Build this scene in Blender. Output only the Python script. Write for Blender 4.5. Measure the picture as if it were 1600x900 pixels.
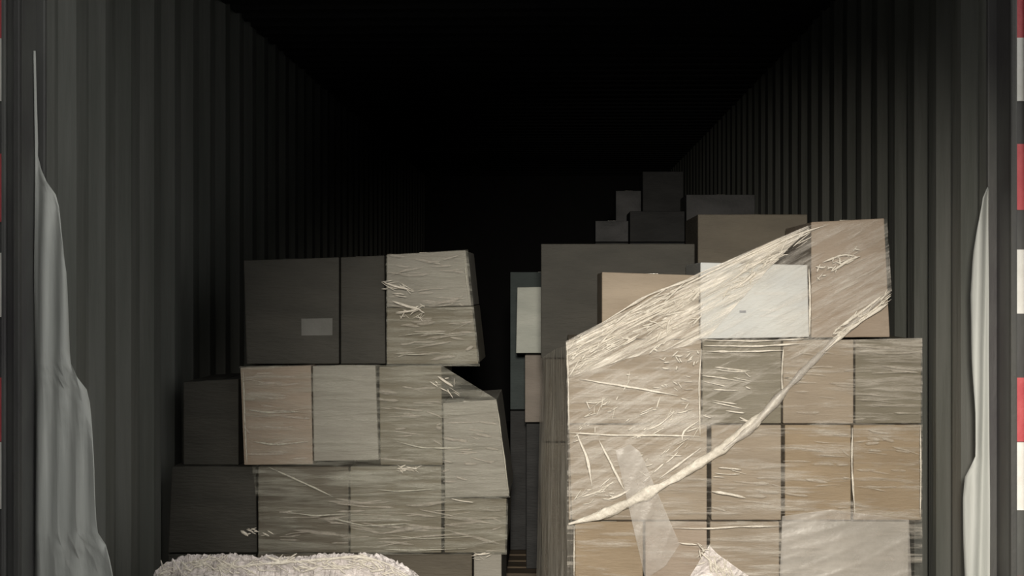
import bpy, bmesh, math, random
from mathutils import Vector, noise, Matrix
random.seed(7)
C = bpy.context.scene
for o in list(bpy.data.objects): bpy.data.objects.remove(o)

# ---------------------------------------------------------------- camera
F = 2546.0; YAW = math.atan(70/F); ZC = 1.30
cam_d = bpy.data.cameras.new('camera'); cam = bpy.data.objects.new('camera', cam_d)
C.collection.objects.link(cam); C.camera = cam
cam_d.sensor_width = 36; cam_d.lens = F/1600*36; cam_d.clip_start = .05
cam.location = (0, 0, ZC); cam.rotation_euler = (math.pi/2, 0, YAW)

# ---------------------------------------------------------------- light
w = bpy.data.worlds.new('sky'); C.world = w; w.use_nodes = True
bg = w.node_tree.nodes['Background']
bg.inputs[0].default_value = (1.0, .985, .94, 1); bg.inputs[1].default_value = 1.0
def spot(name, loc, to, power, size, rad, col):
    l = bpy.data.lights.new(name, 'SPOT'); o = bpy.data.objects.new(name, l)
    l.energy = power; l.spot_size = math.radians(size); l.spot_blend = 1; l.shadow_soft_size = rad; l.color = col
    o.location = loc; o.rotation_euler = (Vector(to)-Vector(loc)).to_track_quat('-Z', 'Y').to_euler()
    C.collection.objects.link(o); return o
spot('added_flash_spot', (.02, -.6, 1.62), (.36, 4.65, .62), 1130, 34, .10, (1, .92, .80))  # added unseen spot beside the camera, standing in for a flash
C.view_settings.view_transform = 'Standard'; C.view_settings.look = 'None'
C.view_settings.exposure = 0.0; C.view_settings.gamma = 1
C.view_settings.use_curve_mapping = False

# ---------------------------------------------------------------- helpers
cs, sn = math.cos(YAW), math.sin(YAW)
def P(px, py, Y):
    """point at depth Y of the place that was measured at pixel px,py of the photograph"""
    rx = (px-800)/F; rz = (450-py)/F
    x = rx*cs - sn; y = rx*sn + cs
    s = Y/y
    return Vector((x*s, Y, ZC + rz*s))

def link(name, me, m=None, parent=None):
    o = bpy.data.objects.new(name, me); C.collection.objects.link(o)
    if m: me.materials.append(m)
    if parent: o.parent = parent
    return o
def from_bm(name, bm, m, parent=None, smooth=False):
    bmesh.ops.recalc_face_normals(bm, faces=bm.faces[:])
    me = bpy.data.meshes.new(name); bm.to_mesh(me); bm.free()
    if smooth: me.polygons.foreach_set('use_smooth', [True]*len(me.polygons))
    return link(name, me, m, parent)
def add_box(bm, x0, x1, y0, y1, z0, z1):
    v = [bm.verts.new(p) for p in ((x0,y0,z0),(x1,y0,z0),(x1,y1,z0),(x0,y1,z0),(x0,y0,z1),(x1,y0,z1),(x1,y1,z1),(x0,y1,z1))]
    for f in ((0,1,2,3),(4,5,6,7),(0,1,5,4),(1,2,6,5),(2,3,7,6),(3,0,4,7)): bm.faces.new([v[i] for i in f])
def tag(o, label, cat, group=None):
    o['label'] = label; o['category'] = cat
    if group: o['group'] = group
def empty(name, loc):
    o = bpy.data.objects.new(name, None); C.collection.objects.link(o); o.location = loc; o.empty_display_size = .1
    return o
def bevel(o, wd=.004, seg=2):
    m = o.modifiers.new('bevel', 'BEVEL'); m.width = wd; m.segments = seg; m.limit_method = 'ANGLE'; m.angle_limit = math.radians(50)

# ---------------------------------------------------------------- materials
def nt(name):
    m = bpy.data.materials.new(name); m.use_nodes = True
    return m, m.node_tree.nodes, m.node_tree.links, m.node_tree.nodes['Principled BSDF']
def noise_node(N, L, scale, vec=(1,1,1), rot=(0,0,0), detail=4, rough=.55):
    tc = N.new('ShaderNodeTexCoord'); mp = N.new('ShaderNodeMapping'); no = N.new('ShaderNodeTexNoise')
    rt = N.new('ShaderNodeMapping'); rt.inputs['Rotation'].default_value = rot
    mp.inputs['Scale'].default_value = vec
    no.inputs['Scale'].default_value = scale; no.inputs['Detail'].default_value = detail; no.inputs['Roughness'].default_value = rough
    L.new(tc.outputs['Object'], rt.inputs['Vector']); L.new(rt.outputs[0], mp.inputs['Vector']); L.new(mp.outputs[0], no.inputs['Vector'])
    return no
def ramp(N, L, src, stops):
    r = N.new('ShaderNodeValToRGB'); L.new(src, r.inputs[0]); e = r.color_ramp.elements
    while len(e) < len(stops): e.new(.5)
    for i, (p, c) in enumerate(stops):
        e[i].position = p; e[i].color = (*c, 1) if len(c) == 3 else c
    return r
def surf(name, c0, c1, scale=6, vec=(1,1,1), rough=.7, bump=.15, bscale=60, bvec=(1,1,1), metal=0, lo=.35, hi=.65):
    m, N, L, b = nt(name)
    n = noise_node(N, L, scale, vec)
    r = ramp(N, L, n.outputs[0], [(lo, c0), (hi, c1)])
    L.new(r.outputs[0], b.inputs['Base Color']); b.inputs['Roughness'].default_value = rough; b.inputs['Metallic'].default_value = metal
    n2 = noise_node(N, L, bscale, bvec)
    bp = N.new('ShaderNodeBump'); bp.inputs['Strength'].default_value = bump; bp.inputs['Distance'].default_value = .01
    L.new(n2.outputs[0], bp.inputs['Height']); L.new(bp.outputs[0], b.inputs['Normal'])
    return m
wall_m = surf('ribbed_wall_paint', (.115,.122,.110), (.165,.170,.158), 5, (1,3,.25), .62, .25, 14, (1,3,.3))
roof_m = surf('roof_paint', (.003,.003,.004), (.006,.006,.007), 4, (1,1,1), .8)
floor_m = surf('plywood_floor', (.03,.024,.018), (.06,.048,.036), 3, (6,.6,1), .7, .2, 30)
dock_m = surf('dock_concrete', (.20,.20,.19), (.30,.29,.28), 3, (1,1,1), .9, .3, 40)
post_m = surf('door_post_paint', (.055,.052,.055), (.095,.098,.092), 5, (1,1,.5), .5, .2, 20, (1,1,.4))
seal_m = surf('rubber_seal', (.03,.03,.032), (.06,.06,.055), 8, (1,1,.2), .6)
liner_m = surf('grey_liner', (.42,.435,.415), (.51,.525,.50), 9, (3,3,.25), .55, .12, 25, (3,3,.3))
red_m = surf('red_tape', (.56,.085,.10), (.64,.12,.13), 20, (1,1,1), .35)
white_m = surf('white_tape', (.82,.81,.76), (.95,.94,.90), 20, (1,1,1), .35)
wood_m = surf('pallet_wood', (.09,.07,.05), (.16,.12,.08), 8, (1,6,6), .8)
def card(name, c0, c1, bump=.35):
    return surf(name, c0, c1, 5, (1,1,3), .72, bump, 26, (1,1,5), 0, .3, .7)
tan_m   = card('tan_cardboard', (.245,.20,.148), (.325,.268,.202))
warm_m  = card('warm_cardboard', (.24,.18,.112), (.31,.238,.155))
pink_m  = card('pinkish_cardboard', (.285,.225,.17), (.355,.29,.23))
grey_m  = card('greyish_cardboard', (.26,.245,.21), (.335,.32,.28))
olive_m = card('drab_cardboard', (.15,.133,.095), (.205,.185,.138))
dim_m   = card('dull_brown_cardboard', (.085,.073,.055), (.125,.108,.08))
shaded_m  = card('shaded_dark_cardboard', (.034,.033,.027), (.054,.051,.042))  # dark grey cartons; the shade they stand in is put into the colour
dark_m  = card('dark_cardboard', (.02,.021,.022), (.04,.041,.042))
white_c = card('white_cardboard', (.52,.54,.54), (.62,.63,.61), .25)
ptape_m = surf('packing_tape', (.40,.36,.29), (.5,.46,.38), 10, (1,1,1), .25)
label_m = surf('paper_label', (.5,.5,.47), (.62,.62,.6), 10, (1,1,1), .6)
ink_m = surf('ink', (.22,.23,.25), (.32,.33,.35), 30, (1,1,1), .7)
dlabel_m = surf('dull_label', (.11,.11,.10), (.13,.13,.12), 10, (1,1,1), .6)
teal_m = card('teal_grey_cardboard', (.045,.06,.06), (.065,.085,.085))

def film_mat(name, vec, rot, lo, hi, amin, amax, col=(.85,.83,.78), rough=.22, scale=9, bump=.8):
    """clear stretch film: see-through, glossy, milky where it is creased"""
    m = bpy.data.materials.new(name); m.use_nodes = True
    N = m.node_tree.nodes; L = m.node_tree.links; N.clear()
    out = N.new('ShaderNodeOutputMaterial'); mix = N.new('ShaderNodeMixShader'); tr = N.new('ShaderNodeBsdfTransparent')
    b = N.new('ShaderNodeBsdfPrincipled'); b.inputs['Base Color'].default_value = (*col, 1); b.inputs['Roughness'].default_value = rough
    b.inputs['Specular IOR Level'].default_value = .8
    n = noise_node(N, L, scale, vec, rot, 6, .6)
    n2 = noise_node(N, L, 2.2, (1,1,1), (0,0,0), 2)
    ma = N.new('ShaderNodeMath'); ma.operation = 'MULTIPLY_ADD'; ma.inputs[1].default_value = .55
    ms = N.new('ShaderNodeMath'); ms.operation = 'SUBTRACT'; ms.inputs[1].default_value = .275
    L.new(n2.outputs[0], ma.inputs[0]); L.new(n.outputs[0], ms.inputs[0]); L.new(ms.outputs[0], ma.inputs[2])
    r = ramp(N, L, ma.outputs[0], [(lo, (amin,)*3), (hi, (amax,)*3)])
    bp = N.new('ShaderNodeBump'); bp.inputs['Strength'].default_value = bump; bp.inputs['Distance'].default_value = .012
    L.new(n.outputs[0], bp.inputs['Height']); L.new(bp.outputs[0], b.inputs['Normal'])
    L.new(r.outputs[0], mix.inputs[0]); L.new(tr.outputs[0], mix.inputs[1]); L.new(b.outputs[0], mix.inputs[2]); L.new(mix.outputs[0], out.inputs[0])
    return m
A28 = math.radians(28)
film_h = film_mat('film_level_creases', (.7,1,7), (0,0,0), .46, .70, .03, .55, (.66,.61,.53))
film_d = film_mat('film_slanting_creases', (.9,1,9), (0,A28,0), .36, .62, .10, .80, (.93,.87,.77), .16)
film_v = film_mat('film_thin', (.9,1,7), (0,A28,0), .46, .74, .04, .42, (.85,.80,.72))
film_l = film_mat('film_dull', (.6,1,6), (0,0,0), .42, .70, .04, .42, (.50,.49,.41), .3)
film_m = film_mat('film_milky', (1,1,1), (0,0,0), .3, .7, .45, .8, (.62,.60,.56), .3, 14)
film_s = film_mat('film_side', (3,3,.6), (0,0,0), .35, .65, .25, .75, (.58,.55,.49), .3)
film_t = film_mat('film_band', (1,1,1), (0,0,0), .3, .7, .22, .52, (.62,.58,.53), .35, 10, .4)
rope_m = film_mat('film_rope', (2,2,2), (0,.7,0), .3, .65, .35, .9, (.95,.89,.78), .25, 22)
heap_m = film_mat('film_crumpled', (1,1,2), (0,0,0), .36, .62, .62, 1.0, (1.0,.93,.91), .12, 30, 1.2)

# ---------------------------------------------------------------- the setting: an open freight container on a dock
XL, XR, Y0, Y1, ZT = -1.285, 1.065, 4.0, 15.9, 2.42
def struct(o): o['kind'] = 'structure'; return o
def ribs(name, x, out, m):
    bm = bmesh.new(); pts = []; y = Y0+.06
    while y < Y1:
        for dy, dx in ((0,0),(.07,0),(.125,.032),(.205,.032),(.26,0)):
            pts.append((x + out*dx, y+dy))
        y += .28
    front = [bm.verts.new((a, b, 0)) for a, b in pts]; top = [bm.verts.new((a, b, ZT)) for a, b in pts]
    for i in range(len(pts)-1):
        if pts[i+1][1] - pts[i][1] > 1e-5: bm.faces.new((front[i], front[i+1], top[i+1], top[i]))
    o = from_bm(name, bm, m); s = o.modifiers.new('sheet', 'SOLIDIFY'); s.thickness = .004; s.offset = 0
    bevel(o, .02, 3)
    return struct(o)
ribs('wall_left', XL, -1, wall_m)
ribs('wall_right', XR, 1, wall_m)
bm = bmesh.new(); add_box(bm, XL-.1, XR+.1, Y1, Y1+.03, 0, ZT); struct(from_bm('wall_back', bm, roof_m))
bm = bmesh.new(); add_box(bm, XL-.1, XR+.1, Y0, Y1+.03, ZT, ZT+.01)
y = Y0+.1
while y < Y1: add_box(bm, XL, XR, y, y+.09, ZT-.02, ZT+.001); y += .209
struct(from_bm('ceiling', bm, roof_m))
bm = bmesh.new(); add_box(bm, XL-.1, XR+.1, Y0-.12, Y1+.03, -.05, 0); struct(from_bm('floor', bm, floor_m))
bm = bmesh.new(); add_box(bm, -4, 4, -4, Y0-.125, -.06, -.005); struct(from_bm('floor_dock', bm, dock_m))
bm = bmesh.new(); add_box(bm, -4.4, 3.6, -5.2, -5.0, -.06, 5.5); struct(from_bm('sky_blocker_back', bm, roof_m))  # added out of view to keep sky light from the container's deep end
bm = bmesh.new(); add_box(bm, -3.2, -3.0, -5.0, 3.4, -.06, 5.5); struct(from_bm('sky_blocker_left', bm, roof_m))  # added unseen blocker on the left, darkens the right container wall
# header over the door
bm = bmesh.new(); add_box(bm, XL-.25, XR+.25, Y0-.1, Y0+.06, ZT, ZT+.16); bevel(struct(from_bm('trim_3', bm, post_m)), .01)

def post(n, s, x_in):
    """corner post: face, inner lip, seal and pressed channel; s = -1 left, 1 right"""
    a, b = sorted((x_in, x_in + s*.27))
    bm = bmesh.new(); add_box(bm, a, b, Y0-.06, Y0+.058, 0, ZT+.0)
    c, d = sorted((x_in - s*.022, x_in + s*.1)); add_box(bm, c, d, Y0+.052, Y0+.07, 0, ZT)
    o = struct(from_bm('trim_%d' % n, bm, post_m)); bevel(o, .004)
    bm = bmesh.new(); q = sorted((x_in - s*.002, x_in + s*.014)); add_box(bm, q[0], q[1], Y0-.08, Y0-.0605, 0, ZT)
    r = from_bm('door_seal', bm, seal_m, o); bevel(r, .004)
    bm = bmesh.new(); q = sorted((x_in + s*.034, x_in + s*.046)); add_box(bm, q[0], q[1], Y0-.074, Y0-.0605, 0, ZT)
    r = from_bm('channel_lip', bm, post_m, o); bevel(r, .004)
    return o
pl = post(1, -1, XL-.02); pr = post(2, 1, XR+.02)
YP = Y0-.0605
def strip(par, s, px, y0, y1, m):
    a = P(px, y0, YP); b = P(px, y1, YP)
    x = sorted((a.x, a.x + s*.05))
    bm = bmesh.new(); add_box(bm, x[0], x[1], YP-.0015, YP, b.z, a.z)
    o = from_bm('reflective_tape', bm, m, par)
    o['label'] = ('red' if m is red_m else 'white') + ' reflective strip'
for y0, y1, m in ((-45,60,red_m),(60,158,white_m),(240,347,red_m),(395,495,white_m),(590,690,red_m),(691,795,white_m),(900,1000,red_m)):
    strip(pl, -1, 11, y0, y1, m)
for y0, y1, m in ((-45,59,red_m),(59,158,white_m),(225,328,red_m),(390,490,white_m),(590,690,red_m),(691,797,white_m),(900,1000,red_m)):
    strip(pr, 1, 1588, y0, y1, m)

# torn grey liner sheets hanging just inside the door on each side
def liner(name, x_edge, pts, label):
    """x_edge: straight side against the post; pts: (px, py) of the free torn edge from top to bottom"""
    Y = Y0+.03; n = 60; k = 10; bm = bmesh.new(); rows = []
    ys = [p[1] for p in pts]
    for i in range(n+1):
        py = ys[0] + (ys[-1]-ys[0])*i/n
        for j in range(len(pts)-1):
            if pts[j][1] <= py <= pts[j+1][1]:
                t = (py-pts[j][1])/(pts[j+1][1]-pts[j][1]); ex = pts[j][0]*(1-t)+pts[j+1][0]*t; break
        row = []
        for q in range(k+1):
            px = x_edge + (ex-x_edge)*q/k
            v = P(px, py, Y); v.y += .010*math.sin(px*.22+py*.004) + .008*noise.noise(Vector((px*.03, py*.006, 1)))
            row.append(bm.verts.new(v))
        rows.append(row)
    for i in range(n):
        for q in range(k): bm.faces.new((rows[i][q], rows[i][q+1], rows[i+1][q+1], rows[i+1][q]))
    o = from_bm(name, bm, liner_m, None, True)
    s = o.modifiers.new('thick', 'SOLIDIFY'); s.thickness = .003
    tag(o, label, 'sheet')
liner('liner_sheet', 53, [(55,80),(56,180),(57,255),(72,280),(86,305),(93,330),(101,380),(105,430),(106,500),(107,565),(122,590),(135,610),(143,660),(149,720),(150,780),(152,830),(165,855),(176,880),(181,920),(186,1300)],
      'pale grey torn sheet hanging inside the left door post, widening downwards')
liner('liner_sheet', 1546, [(1544,292),(1534,310),(1527,350),(1521,400),(1518,460),(1519,560),(1522,640),(1522,715),(1510,745),(1507,780),(1508,850),(1510,920),(1512,1300)],
      'narrow pale grey torn sheet hanging inside the right door post')

# ---------------------------------------------------------------- cartons
def carton(quad, Y, depth, m, label, group=None, tape=True, zb=None, seam=None, sticker=None, bulge=.006, name='carton', slab=None, sag=0):
    """quad = measured front corners (top-left, top-right, bottom-right, bottom-left)"""
    tl, tr, br, bl = [P(*q, Y) for q in quad]
    if zb is not None: br.z = bl.z = zb
    e = .0007
    tl += Vector((e,0,0)); bl += Vector((e,0,0)); tr -= Vector((e,0,0)); br -= Vector((e,0,0))
    bl.z += e; br.z += e
    org = Vector(((bl.x+br.x)/2, Y+depth/2, min(bl.z, br.z)))
    root = empty(name, org); tag(root, label, 'box', group)
    n = 8; bm = bmesh.new(); seed = random.random()*50
    def pt(u, v, w):      # u across, v up, w back
        a = bl.lerp(br, u); b = tl.lerp(tr, u); p = a.lerp(b, v); p = Vector((p.x, Y+depth*w, p.z))
        fu, fv, fw = 4*u*(1-u), 4*v*(1-v), 4*w*(1-w)
        k = noise.noise(Vector((p.x*9, p.y*9, p.z*9+seed)))
        if w == 0: p.y -= fu*fv*(bulge*.6 + .004*k)
        if w == 1: p.y += fu*fv*.002
        if u in (0, 1): p.x += (1 if u else -1)*fv*fw*(-.002)
        if v == 1: p.z -= fu*fw*(.003 + sag)
        return p - org
    def face(fn):
        g = [[bm.verts.new(fn(i/n, j/n)) for i in range(n+1)] for j in range(n+1)]
        for j in range(n):
            for i in range(n): bm.faces.new((g[j][i], g[j][i+1], g[j+1][i+1], g[j+1][i]))
    face(lambda a, b: pt(a, b, 0)); face(lambda a, b: pt(a, b, 1)); face(lambda a, b: pt(0, a, b))
    face(lambda a, b: pt(1, a, b)); face(lambda a, b: pt(a, 0, b)); face(lambda a, b: pt(a, 1, b))
    bmesh.ops.remove_doubles(bm, verts=bm.verts[:], dist=.0001)
    o = from_bm('body', bm, m, root); bevel(o, .0028, 2)
    H = min(tl.z, tr.z) - max(bl.z, br.z); W = tr.x - tl.x
    def patch(nm, u0, u1, v0, v1, mm, th=.0012, lab=None):
        bm = bmesh.new(); q = 8
        f = [[pt(u0+(u1-u0)*i/q, v0+(v1-v0)*j/q, 0) for i in range(q+1)] for j in range(q+1)]
        a = [[bm.verts.new(p - Vector((0, th, 0))) for p in r] for r in f]
        b = [[bm.verts.new(p + Vector((0, .001, 0))) for p in r] for r in f]
        for j in range(q):
            for i in range(q):
                bm.faces.new((a[j][i], a[j][i+1], a[j+1][i+1], a[j+1][i])); bm.faces.new((b[j][i], b[j][i+1], b[j+1][i+1], b[j+1][i]))
        for i in range(q):
            bm.faces.new((a[0][i], a[0][i+1], b[0][i+1], b[0][i])); bm.faces.new((a[q][i], a[q][i+1], b[q][i+1], b[q][i]))
            bm.faces.new((a[i][0], a[i+1][0], b[i+1][0], b[i][0])); bm.faces.new((a[i][q], a[i+1][q], b[i+1][q], b[i][q]))
        o = from_bm(nm, bm, mm, root)
        if lab: o['label'] = lab
        return o
    if tape:
        c = .5; hw = .022/W
        bm = bmesh.new()
        mid = bl.lerp(br, .5).lerp(tl.lerp(tr, .5), 1) - org
        add_box(bm, mid.x-.022, mid.x+.022, -depth/2+.004, depth/2-.004, mid.z-.006, mid.z+.0004)
        from_bm('packing_tape', bm, ptape_m if m not in (dark_m, shaded_m, dim_m) else m, root)
    if seam:
        for s in seam: patch('flap_seam', s-.012, s+.012, .03, .97, m if False else dark_m, .0006)
    if sticker:
        for s in sticker: patch(s[0], *s[1:5], s[5], .0012, s[6] if len(s) > 6 else None)
    return root
def Q(x0, y0, x1, y1): return [(x0,y0),(x1,y0),(x1,y1),(x0,y1)]
ZP = .145

def pallet(x0, x1, y0, y1, label):
    root = empty('pallet', ((x0+x1)/2, (y0+y1)/2, 0)); tag(root, label, 'pallet')
    cx, cy = (x0+x1)/2, (y0+y1)/2
    def bx(nm, a, b, c, d, e, f):
        bm = bmesh.new(); add_box(bm, a-cx, b-cx, c-cy, d-cy, e, f); bevel(from_bm(nm, bm, wood_m, root), .002, 1)
    n = 7; g = (y1-y0)/n
    for i in range(n): bx('deck_board', x0, x1, y0+i*g, y0+i*g+g*.8, .122, .144)
    for x in (x0, (x0+x1)/2-.05, x1-.1):
        bx('stringer', x, x+.1, y0, y1-g*.2, .1, .122)
        bx('bottom_board', x, x+.1, y0, y1-g*.2, 0, .022)
        for y in (y0, cy-.07, y1-g*.2-.14): bx('block', x, x+.1, y, y+.14, .022, .1)

# ---- right load
YR = 4.65; D = .52
g = None
carton([(940,425),(1092,430),(1093,530),(940,530)], YR, D, tan_m, 'tan carton under shiny creased wrap, left of the white box on the right load'); w_ = carton([(1094,410),(1262,414),(1265,527),(1094,530)], YR-.012, D, white_c, 'white box with faint grey print on the right load', tape=True,
       sticker=[('printed_line',.36,.42,.34,.37,ink_m),('printed_line',.55,.75,.36,.39,label_m),('printed_line',.55,.78,.28,.31,label_m),('printed_line',.5,.8,.58,.62,label_m)])
carton([(1267,347),(1382,341),(1391,527),(1267,528)], YR, D, pink_m, 'tall brown carton, topmost and rightmost on the right load', bulge=.012)
rowA = [((888,1096),tan_m,'wide carton seen through crinkled wrap, directly above the long pale ledge of the right load', [.5]),
        ((1097,1221),olive_m,'carton with level shiny wrap creases right below the white box',None),
        ((1223,1334),tan_m,'brown carton below the left half of the tall top carton',None),
        ((1336,1440),olive_m,'drab carton at the right edge of the right load, upper full row',None)]
for (a,b),m,l,s in rowA: carton(Q(a,531,b,662), YR+(0 if b<1400 else .01), D, m, l)
rowB = [((888,1105),tan_m,'wide carton crossed by the twisted wrap rope, left side of the right load'),
        ((1111,1221),tan_m,'narrow carton between two dark gaps, right load middle row'),
        ((1226,1330),warm_m,'warm brown carton in the middle row, second from the right edge of right load'),
        ((1333,1440),warm_m,'warm brown carton at the right edge of the right load, middle row')]
for (a,b),m,l in rowB: carton(Q(a,664,b,813), YR, D, m, l)
rowC = [((898,1005),warm_m,'yellowish brown carton at the bottom left corner of the right load'),
        ((1008,1105),pink_m,'carton behind the hanging grey wrap band, bottom row of right load'),
        ((1109,1218),tan_m,'bottom row carton behind the crumpled wrap tuft, right load'),
        ((1222,1420),grey_m,'wide greyish carton at the bottom right of the right load')]
for (a,b),m,l in rowC: carton(Q(a,815,b,900), YR, D, m, l, zb=ZP)
YB = 5.26
carton(Q(845,381,1086,560), YB, .5, shaded_m, 'shaded dark carton in the back row of the right load, left of its white box', tape=True)
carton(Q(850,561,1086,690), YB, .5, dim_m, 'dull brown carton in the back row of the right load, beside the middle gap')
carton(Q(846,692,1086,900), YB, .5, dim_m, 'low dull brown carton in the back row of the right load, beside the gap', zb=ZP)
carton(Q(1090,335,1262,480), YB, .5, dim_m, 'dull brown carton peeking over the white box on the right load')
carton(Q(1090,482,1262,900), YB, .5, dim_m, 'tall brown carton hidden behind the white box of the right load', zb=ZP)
pallet(P(842,0,YB).x-.02, P(1440,0,YR).x, YR-.02, YB+.55, 'wooden pallet under the right load')

# ---- left load
YL = 5.25; DL = .52
carton([(380,407),(530,402),(530,569),(385,569)], YL+.03, DL, shaded_m, 'shaded dark carton with a small dull label, top left of the left load',
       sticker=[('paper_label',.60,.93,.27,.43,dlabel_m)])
carton([(532,402),(601,399),(603,569),(532,569)], YL+.03, DL, shaded_m, 'narrow shaded dark carton in the middle of the top row, left load')
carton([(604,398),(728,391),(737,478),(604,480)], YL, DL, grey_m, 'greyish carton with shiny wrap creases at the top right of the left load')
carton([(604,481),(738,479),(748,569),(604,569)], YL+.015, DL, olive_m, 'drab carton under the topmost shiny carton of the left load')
carton([(286,597),(373,592),(373,727),(286,727)], YL+.06, .45, shaded_m, 'shaded dark carton at the left edge of the left load')
carton([(375,575),(486,571),(489,726),(381,727)], YL-.03, DL, pink_m, 'pale tan carton with level wrap creases, left load', bulge=.004)
carton([(488,572),(587,571),(592,719),(490,721)], YL-.03, DL, grey_m, 'pale grey carton beside the pale tan one, left load', zb=None, bulge=.004)
carton([(592,573),(690,571),(692,727),(594,727)], YL, DL, olive_m, 'drab carton right of the pale grey one, left load')
carton([(692,630),(776,624),(796,776),(695,778)], YL-.01, DL, grey_m, 'leaning grey carton at the right edge of the left load', bulge=.003)
carton([(268,729),(400,729),(402,864),(262,864)], YL+.02, DL, shaded_m, 'dark carton in the lower row at the left edge of the left load')
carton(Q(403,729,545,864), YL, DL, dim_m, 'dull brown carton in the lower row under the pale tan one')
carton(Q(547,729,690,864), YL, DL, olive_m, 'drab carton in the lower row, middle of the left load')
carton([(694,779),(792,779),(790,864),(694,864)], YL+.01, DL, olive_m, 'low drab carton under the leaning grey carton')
carton(Q(262,866,400,900), YL+.02, DL, shaded_m, 'bottom dark carton behind the crumpled film heap, left edge', zb=ZP)
carton(Q(402,866,588,900), YL, DL, dim_m, 'bottom dull carton behind the middle of the film heap', zb=ZP)
carton(Q(590,866,738,900), YL+.03, DL, dim_m, 'bottom dull carton right of the film heap, left load', zb=ZP)
carton(Q(740,866,784,900), YL-.01, DL, grey_m, 'narrow pale carton at the bottom right corner of the left load', zb=ZP)
pallet(P(262,0,YL).x, P(792,0,YL).x, YL-.04, YL+.62, 'wooden pallet under the left load')

# ---- load seen through the gap
YM = 6.6
carton([(808,449),(908,447),(908,552),(806,552)], YM, .45, white_c if False else card('faded_cardboard', (.50,.53,.48), (.64,.66,.60)), 'pale greenish white box glimpsed in the gap between the loads', tape=False)
carton(Q(820,555,915,660), YM, .45, grey_m if False else card('faded_brown_cardboard', (.25,.22,.19), (.32,.28,.245)), 'brown carton below the pale box in the gap between the loads')
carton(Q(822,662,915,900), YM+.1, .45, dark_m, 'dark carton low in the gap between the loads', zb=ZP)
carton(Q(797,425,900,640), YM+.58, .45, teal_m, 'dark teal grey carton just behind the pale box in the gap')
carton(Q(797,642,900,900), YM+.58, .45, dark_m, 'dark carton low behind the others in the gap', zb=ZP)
pallet(P(797,0,YM+.58).x, P(915,0,YM).x+.1, YM, YM+1.1, 'wooden pallet in the gap between the loads')

# ---- far load, deep in the container
YF = 8.6
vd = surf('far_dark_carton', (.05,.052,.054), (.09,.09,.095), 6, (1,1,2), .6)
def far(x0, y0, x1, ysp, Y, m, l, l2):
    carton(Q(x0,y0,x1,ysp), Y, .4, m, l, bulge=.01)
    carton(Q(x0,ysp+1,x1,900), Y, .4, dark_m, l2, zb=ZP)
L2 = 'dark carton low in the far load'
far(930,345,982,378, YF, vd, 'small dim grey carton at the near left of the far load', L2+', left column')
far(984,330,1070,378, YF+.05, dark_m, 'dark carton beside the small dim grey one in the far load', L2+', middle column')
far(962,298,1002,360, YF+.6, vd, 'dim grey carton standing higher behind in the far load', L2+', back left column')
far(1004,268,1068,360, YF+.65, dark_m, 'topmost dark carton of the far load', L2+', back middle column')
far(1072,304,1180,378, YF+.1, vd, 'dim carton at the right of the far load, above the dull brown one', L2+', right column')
pallet(P(930,0,YF).x, P(1180,0,YF+.1).x, YF, YF+1.1, 'wooden pallet under the far load')

# ---------------------------------------------------------------- stretch film
def crease(x, z, ang, f=1.0, seed=0):
    c, s = math.cos(ang), math.sin(ang); u = x*c+z*s; v = -x*s+z*c
    a = 1-2*abs(noise.noise(Vector((u*2.5*f, v*30*f, seed))))
    b = 1-2*abs(noise.noise(Vector((u*7*f, v*60*f, seed+9))))
    return (a**3)*.7 + (b**3)*.3
def sheet(name, top, bot, m, parent, nu=120, nv=80, ang=0, amp=.008, f=1.0, label=None, seed=0, mid=None):
    """film between two measured polylines of (px, py, Y)"""
    def at(pl, t):
        ls = [0]
        for i in range(len(pl)-1): ls.append(ls[-1] + math.dist(pl[i][:2], pl[i+1][:2]))
        d = t*ls[-1]
        for i in range(len(pl)-1):
            if d <= ls[i+1]+1e-9:
                q = (d-ls[i])/max(ls[i+1]-ls[i],1e-9); break
        return P(*pl[i]).lerp(P(*pl[i+1]), q)
    bm = bmesh.new(); g = []
    for j in range(nv+1):
        r = []
        for i in range(nu+1):
            p = at(top, i/nu).lerp(at(bot, i/nu), j/nv)
            h = crease(p.x+p.y*.7, p.z, ang, f, seed)
            p.y -= amp*max(h, 0)
            r.append(bm.verts.new(p))
        g.append(r)
    for j in range(nv):
        for i in range(nu): bm.faces.new((g[j][i], g[j][i+1], g[j+1][i+1], g[j+1][i]))
    o = from_bm(name, bm, m, parent, True)
    if label: o['label'] = label
    return o
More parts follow.
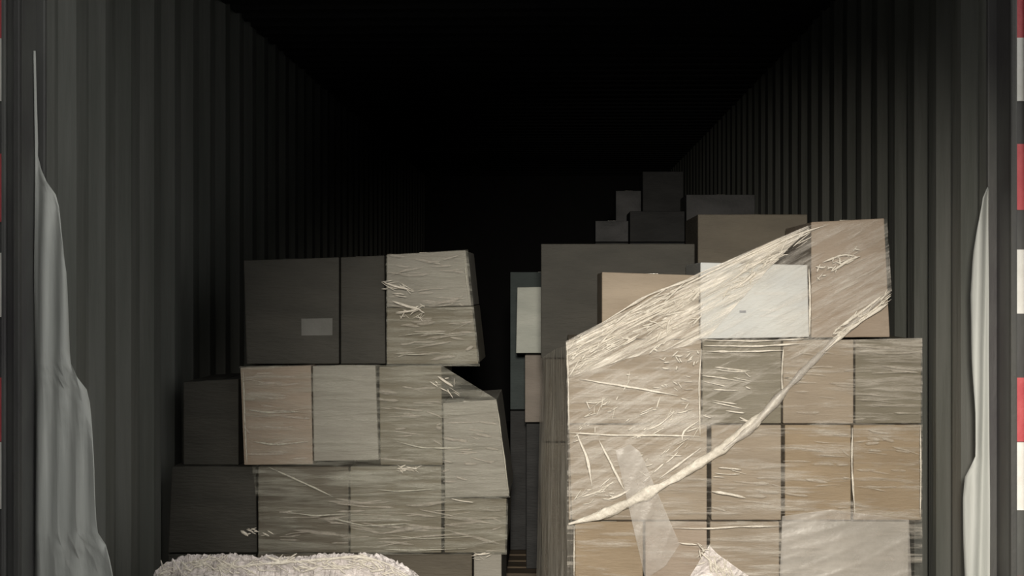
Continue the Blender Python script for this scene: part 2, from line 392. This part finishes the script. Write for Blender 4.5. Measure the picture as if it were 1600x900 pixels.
def strand(name, pts, rad, m, parent, jit=.25, seg=10, flat=.6, seed=0, end=.15, into=None):
    """twisted film drawn into a rope: noisy tube along (px, py, Y), radius rad metres"""
    W = [P(*p) for p in pts]; path = []
    for i in range(len(W)-1):
        k = max(2, int((W[i+1]-W[i]).length/.006))
        for j in range(k): path.append(W[i].lerp(W[i+1], j/k))
    path.append(W[-1]); n = len(path)
    for _ in range(12):
        path = [path[0]] + [(path[i-1]+path[i]*2+path[i+1])/4 for i in range(1, n-1)] + [path[-1]]
    bm = into or bmesh.new(); rings = []
    for i, p in enumerate(path):
        d = (path[min(i+1,n-1)]-path[max(i-1,0)]).normalized(); a = d.cross(Vector((0,1,0))).normalized(); b = a.cross(d)
        t = i/(n-1); r = rad*(end+(1-end)*min(1, 5*min(t, 1-t)+.05))*(1+jit*noise.noise(p*18+Vector((seed,0,0))))
        ring = []
        for q in range(seg):
            th = 2*math.pi*q/seg
            rr = r*(1+.45*noise.noise(Vector((math.cos(th+i*.12)*1.6, math.sin(th+i*.12)*1.6, i*.05+seed))))
            ring.append(bm.verts.new(p + a*math.cos(th)*rr + b*math.sin(th)*rr*flat))
        rings.append(ring)
    for i in range(n-1):
        for q in range(seg): bm.faces.new((rings[i][q], rings[i][(q+1)%seg], rings[i+1][(q+1)%seg], rings[i+1][q]))
    bm.faces.new(rings[0][::-1]); bm.faces.new(rings[-1])
    if into: return None
    return from_bm(name, bm, m, parent, True)
def crinkles(parent, m, spots, YY, r0, r1, xmin=0):
    """uncountable small creases of one patch of film: (cx, cy, sx, sy, count, angle, spread, lmin, lmax)"""
    bm = bmesh.new()
    for cx, cy, sx, sy, n, ang, sp, l0, l1 in spots:
        for i in range(n):
            x = cx + random.uniform(-sx, sx); y = cy + random.uniform(-sy, sy) - (x-cx)*math.tan(math.radians(ang if abs(ang) < 60 else 0))
            l = random.uniform(l0, l1); a = -math.radians(random.gauss(ang, sp)); dx, dy = l*math.cos(a), l*math.sin(a)
            dx = max(-2*(sx+4-abs(x-cx)), min(2*(sx+4-abs(x-cx)), dx)); x = max(x, xmin+abs(dx)/2)
            strand('', [(x-dx/2,y-dy/2,YY),(x+random.uniform(-2,2),y+random.uniform(-2,2),YY),(x+dx/2,y+dy/2,YY)], random.uniform(r0, r1), m, parent, .9, 5, .5, seed=random.random()*90, into=bm)
    o = from_bm('crinkles', bm, m, parent, True); o['kind'] = 'stuff'
    return o

# the right load's wrap
YS = YR-.022
wrap = empty('stretch_wrap', (0,0,0)); tag(wrap, 'clear creased stretch film with twisted ropes wrapped around the right load', 'plastic wrap')
sheet('film_sheet', [(886,536,YS),(1094,534,YS),(1267,532,YS),(1441,528,YS)], [(886,900,YS),(1094,900,YS),(1267,900,YS),(1441,900,YS)], film_h, wrap, 200, 140, 0, .007, 1, seed=1)
sheet('film_sheet', [(884,534,YS-.006),(940,506,YS-.006),(1094,425,YS-.01),(1262,352,YS-.01),(1386,342,YS-.01)],
      [(890,820,YS-.01),(1000,778,YS-.01),(1130,700,YS-.012),(1250,590,YS-.012),(1393,455,YS-.012)], film_v, wrap, 200, 150, A28, .008, 1, 'slanting thin film', seed=2)
sheet('film_sheet', [(884,533,YS-.012),(940,504,YS-.012),(1094,426,YS-.016),(1262,353,YS-.016)], [(888,590,YS-.012),(980,560,YS-.012),(1100,535,YS-.016),(1200,420,YS-.016),(1264,357,YS-.016)], film_d, wrap, 160, 70, A28, .012, 1, 'slanting shiny film', seed=8)
sheet('film_sheet', [(886,540,YS),(868,545,4.9),(845,560,5.2)], [(897,905,YS),(858,915,4.9),(838,920,5.2)], film_s, wrap, 60, 100, 1.5, .012, .6, seed=3)
sheet('film_band', [(962,704,YS-.025),(985,694,YS-.025),(1000,706,YS-.025)], [(1008,905,YS-.025),(1040,884,YS-.025),(1062,850,YS-.025)], film_t, wrap, 20, 60, 1.2, .004, .5, 'milky hanging band of film', seed=4)
sheet('film_sheet', [(1222,806,YS-.02),(1300,796,YS-.02),(1420,812,YS-.02)], [(1218,910,YS-.02),(1320,905,YS-.02),(1424,905,YS-.02)], film_t, wrap, 60, 40, .3, .006, .4, 'milky film at the bottom right', seed=5)
sheet('film_sheet', [(1108,852,YS-.03),(1122,866,YS-.05),(1170,900,YS-.03)], [(1075,905,YS-.03),(1120,905,YS-.05),(1172,905,YS-.03)], heap_m, wrap, 50, 30, .8, .014, .8, 'crumpled tuft of film', seed=6)
yr = YS-.024
soft_m = film_mat('film_soft_crease', (2,2,2), (0,.7,0), .3, .7, .06, .28, (.80,.74,.64), .35, 22)
strand('film_rope', [(888,819,yr),(940,805,yr),(1000,778,yr),(1060,745,yr),(1130,700,yr),(1190,650,yr),(1232,605,yr)], .013, rope_m, wrap, .6, seed=1, end=.3)
strand('film_rope', [(1130,703,yr-.01),(1175,668,yr-.01),(1225,612,yr-.01),(1290,545,yr+.01),(1345,495,yr+.01),(1390,455,yr+.01)], .010, film_t, wrap, .7, seed=2, end=.3)
strand('film_rope', [(1290,548,yr+.004),(1330,512,yr+.004),(1392,462,yr+.004)], .004, rope_m, wrap, .9, seed=3)
random.seed(3)
def many(lst, r0, r1):
    for i, (pts) in enumerate(lst):
        strand('crease_strand', [(a,b,yr) for a, b in pts], random.uniform(r0, r1), rope_m, wrap, .9, 6, .5, seed=i*3.1)
many([[(886,538),(1000,482),(1110,425),(1262,356)],[(890,548),(960,514),(1060,470)],[(888,556),(940,536),(1068,470)],[(905,530),(980,490),(1040,452)],
      [(940,505),(1010,462),(1090,432)],[(1005,538),(1040,516),(1072,500)],[(1140,440),(1165,422),(1200,402)],[(1150,450),(1172,434),(1182,424)],
      [(1185,396),(1240,368),(1290,352)],[(1285,410),(1320,396),(1342,402)],[(1300,424),(1330,404),(1345,400)],[(1310,512),(1345,488),(1378,462)],[(1320,520),(1360,492),(1388,474)]], .0022, .0042)
many([[(886,536),(888,600),(889,672)],[(888,676),(960,680),(1040,680),(1095,682)],[(1010,672),(1030,665),(1055,642)],[(1030,748),(1065,722),(1095,700)],[(1066,690),(1064,675),(1096,655)],
      [(905,592),(980,604),(1060,618)],[(900,676),(918,716),(925,760)],[(936,688),(955,725),(975,765)],[(905,778),(930,770),(948,762)],[(950,780),(970,774),(985,764)],
      [(1060,848),(1072,850),(1090,851)],[(1050,825),(1108,826),(1150,823),(1218,822)],[(897,822),(897,860),(897,905)],[(1112,768),(1140,772),(1165,778)]], .0018, .0036)
many([[(1096,545),(1092,600),(1094,680)],[(1100,540),(1180,541),(1264,536)],[(1104,549),(1180,549),(1225,547)],[(1332,668),(1331,730),(1336,806)],[(1264,420),(1266,470),(1265,524)],
      [(1096,531),(1180,533),(1264,529)],[(1224,545),(1221,590),(1224,625)],[(1438,664),(1439,740),(1438,808)]], .0016, .0028)
crinkles(wrap, rope_m, [(1135,620,34,46,16,-6,5,30,60),(1140,745,22,30,5,-5,5,25,60)], yr, .0011, .0024)
crinkles(wrap, rope_m, [(990,508,100,26,75,28,10,12,60),(1050,500,45,28,34,35,25,5,22),(940,545,50,8,16,20,40,5,14),(1060,560,36,16,18,0,50,4,14)], yr-.004, .0010, .0030, 888)
crinkles(wrap, rope_m, [(940,640,45,26,34,35,30,6,22),(1030,650,50,24,24,30,30,6,26),(1050,600,40,12,10,0,40,5,14),(1000,730,90,26,26,35,30,6,28),(930,770,30,12,14,20,20,6,24)], yr, .0008, .0019, 890)
crinkles(wrap, rope_m, [(1347,492,42,10,46,36,14,6,24),(1310,410,34,10,26,30,35,4,16),(1180,420,50,14,26,32,20,8,36),(1235,385,40,7,16,28,10,10,40)], yr, .0009, .0021)
crinkles(wrap, soft_m, [(1280,600,52,55,16,-2,4,20,70),(1385,600,50,58,10,-2,4,20,70),(1275,735,48,60,13,-4,4,20,70),(1385,735,48,60,16,-4,5,20,70),(1165,770,50,36,11,-3,4,20,70)], yr, .0018, .0045)
crinkles(wrap, rope_m, [(1118,882,26,14,40,-35,40,8,30)], YS-.06, .0010, .0026)

# the left load's wrap
YW = YL-.055
wl = empty('stretch_wrap', (0,0,0)); tag(wl, 'dull clear stretch film with level creases wrapped around the left load', 'plastic wrap')
sheet('film_sheet', [(603,398,YW+.03),(650,395,YW+.03),(731,390,YW+.03)], [(604,572,YW+.03),(650,572,YW+.03),(750,572,YW+.03)], film_l, wl, 120, 70, .05, .009, .9, seed=11)
sheet('film_sheet', [(375,572,YW),(560,570,YW),(692,572,YW),(776,624,YW)], [(400,775,YW),(560,775,YW),(692,779,YW),(797,777,YW)], film_l, wl, 160, 90, .03, .008, .9, seed=12)
sheet('film_sheet', [(404,731,YW+.01),(600,735,YW),(794,780,YW)], [(404,866,YW),(600,866,YW),(792,866,YW)], film_l, wl, 160, 60, .06, .011, .8, seed=13)
def manyl(lst, r0, r1, m=rope_m):
    for i, (pts) in enumerate(lst):
        strand('crease_strand', [(a,b,YW-.012) for a, b in pts], random.uniform(r0, r1), m, wl, .9, 6, .5, seed=i*2.7)
film_g = film_mat('film_crease_dull', (2,2,2), (0,.7,0), .3, .6, .15, .55, (.75,.73,.62), .28, 22)
manyl([[(598,440),(615,447),(640,452)],[(612,470),(635,478),(658,484)],[(618,488),(640,487),(655,482)],[(625,735),(638,729),(652,733)],[(376,829),(382,834),(388,838)],[(410,832),(415,836),(421,838)],
       [(705,779),(720,783),(740,785)],[(742,866),(752,868),(766,864)],[(684,588),(695,596),(708,604)]], .0022, .004)
manyl([[(615,552),(650,554),(678,554)],[(420,730),(460,748),(505,768)],[(440,740),(480,757),(520,776)],[(590,765),(620,768),(680,764)],[(450,800),(490,806),(540,803)],[(520,810),(570,822),(640,818)],
       [(610,836),(660,842),(740,838)],[(600,858),(640,860),(730,857)],[(620,525),(660,520),(700,522)],[(385,640),(420,645),(470,643)],[(395,690),(430,695),(482,690)],[(620,690),(660,700),(720,700)],[(380,580),(382,650),(386,724)],[(726,396),(728,430),(734,474)],[(776,628),(786,700),(795,772)]], .0014, .0028, film_g)

crinkles(wl, rope_m, [(622,452,22,10,20,-15,14,8,30),(640,487,20,10,20,0,30,6,20),(640,732,18,5,14,0,20,6,20),(400,832,24,5,10,-10,30,5,14),(695,600,20,12,10,-30,30,6,22),(750,870,14,5,8,0,20,6,16)], YW-.008, .0008, .0020)
crinkles(wl, soft_m, [(665,440,56,44,28,2,8,15,55),(680,530,56,36,22,2,6,15,60),(640,650,46,70,24,-4,7,15,60),(735,700,40,66,18,-5,7,12,50),(432,650,48,70,22,-2,5,20,70),(610,820,170,36,56,-2,6,20,90)], YW-.004, .0020, .0050)

# crumpled film heap on the low load in front
YH = 4.42
heap = empty('covered_load', (P(430,0,YH).x, YH+.25, 0)); tag(heap, 'low load under a heap of crumpled clear film at the bottom left front', 'covered load')
ho = heap.location
prof = [(236,905),(246,888),(262,876),(285,868),(330,869),(380,868),(430,872),(490,868),(540,866),(580,868),(605,878),(630,890),(650,905)]
def top_at(px):
    for a, b in zip(prof, prof[1:]):
        if a[0] <= px <= b[0]: return a[1] + (b[1]-a[1])*(px-a[0])/(b[0]-a[0])
    return 905
x0, x1 = P(236,0,YH).x, P(650,0,YH).x
bm = bmesh.new(); add_box(bm, x0+.03-ho.x, x1-.03-ho.x, YH+.05-ho.y, YH+.26-ho.y, 0, .47); bevel(from_bm('base_carton', bm, pink_m, heap), .01)
bm = bmesh.new(); nu, nv = 150, 60; g = []
for j in range(nv+1):
    t = j/nv; r = []
    for i in range(nu+1):
        px = 236 + (650-236)*i/nu; zt = P(px, top_at(px), YH).z
        if t < .45:   # front skirt
            q = t/.45; y = YH - .03*math.sin(q*1.5) + .03*q; z = .02 + (zt-.02)*min(1, q*1.02)
            z = min(z, zt)
        else:
            q = (t-.45)/.55; y = YH + q*.30; z = zt - .012 - .05*q
        x = P(px, 0, YH).x
        p = Vector((x, y, z)); k = Vector((x*14, y*14, z*14))
        d = noise.noise(k)*.012 + (1-2*abs(noise.noise(k*1.7)))**3*.012 + (1-2*abs(noise.noise(k*3.6)))**3*.007
        p.z += d*(1 if t > .4 else .3); p.y -= d*(1 if t < .5 else .2); p.z = max(p.z, .004)
        r.append(bm.verts.new(p - ho))
    g.append(r)
for j in range(nv):
    for i in range(nu): bm.faces.new((g[j][i], g[j][i+1], g[j+1][i+1], g[j+1][i]))
from_bm('film_cover', bm, heap_m, heap)

crinkles(heap, rope_m, [(300,886,50,12,50,10,40,6,30),(400,884,60,10,50,4,30,6,36),(520,880,60,10,46,2,20,6,40),(600,890,36,8,26,-25,20,6,30)], YH-.03, .0010, .0032)
strand('crease_strand', [(330,890,YH-.03),(400,882,YH-.03),(480,876,YH-.03),(560,869,YH-.03),(600,878,YH-.03),(640,900,YH-.03)], .0035, rope_m, heap, .8, seed=5)
for c in heap.children:
    if c.name.startswith(('crinkles','crease')): c.location = -ho
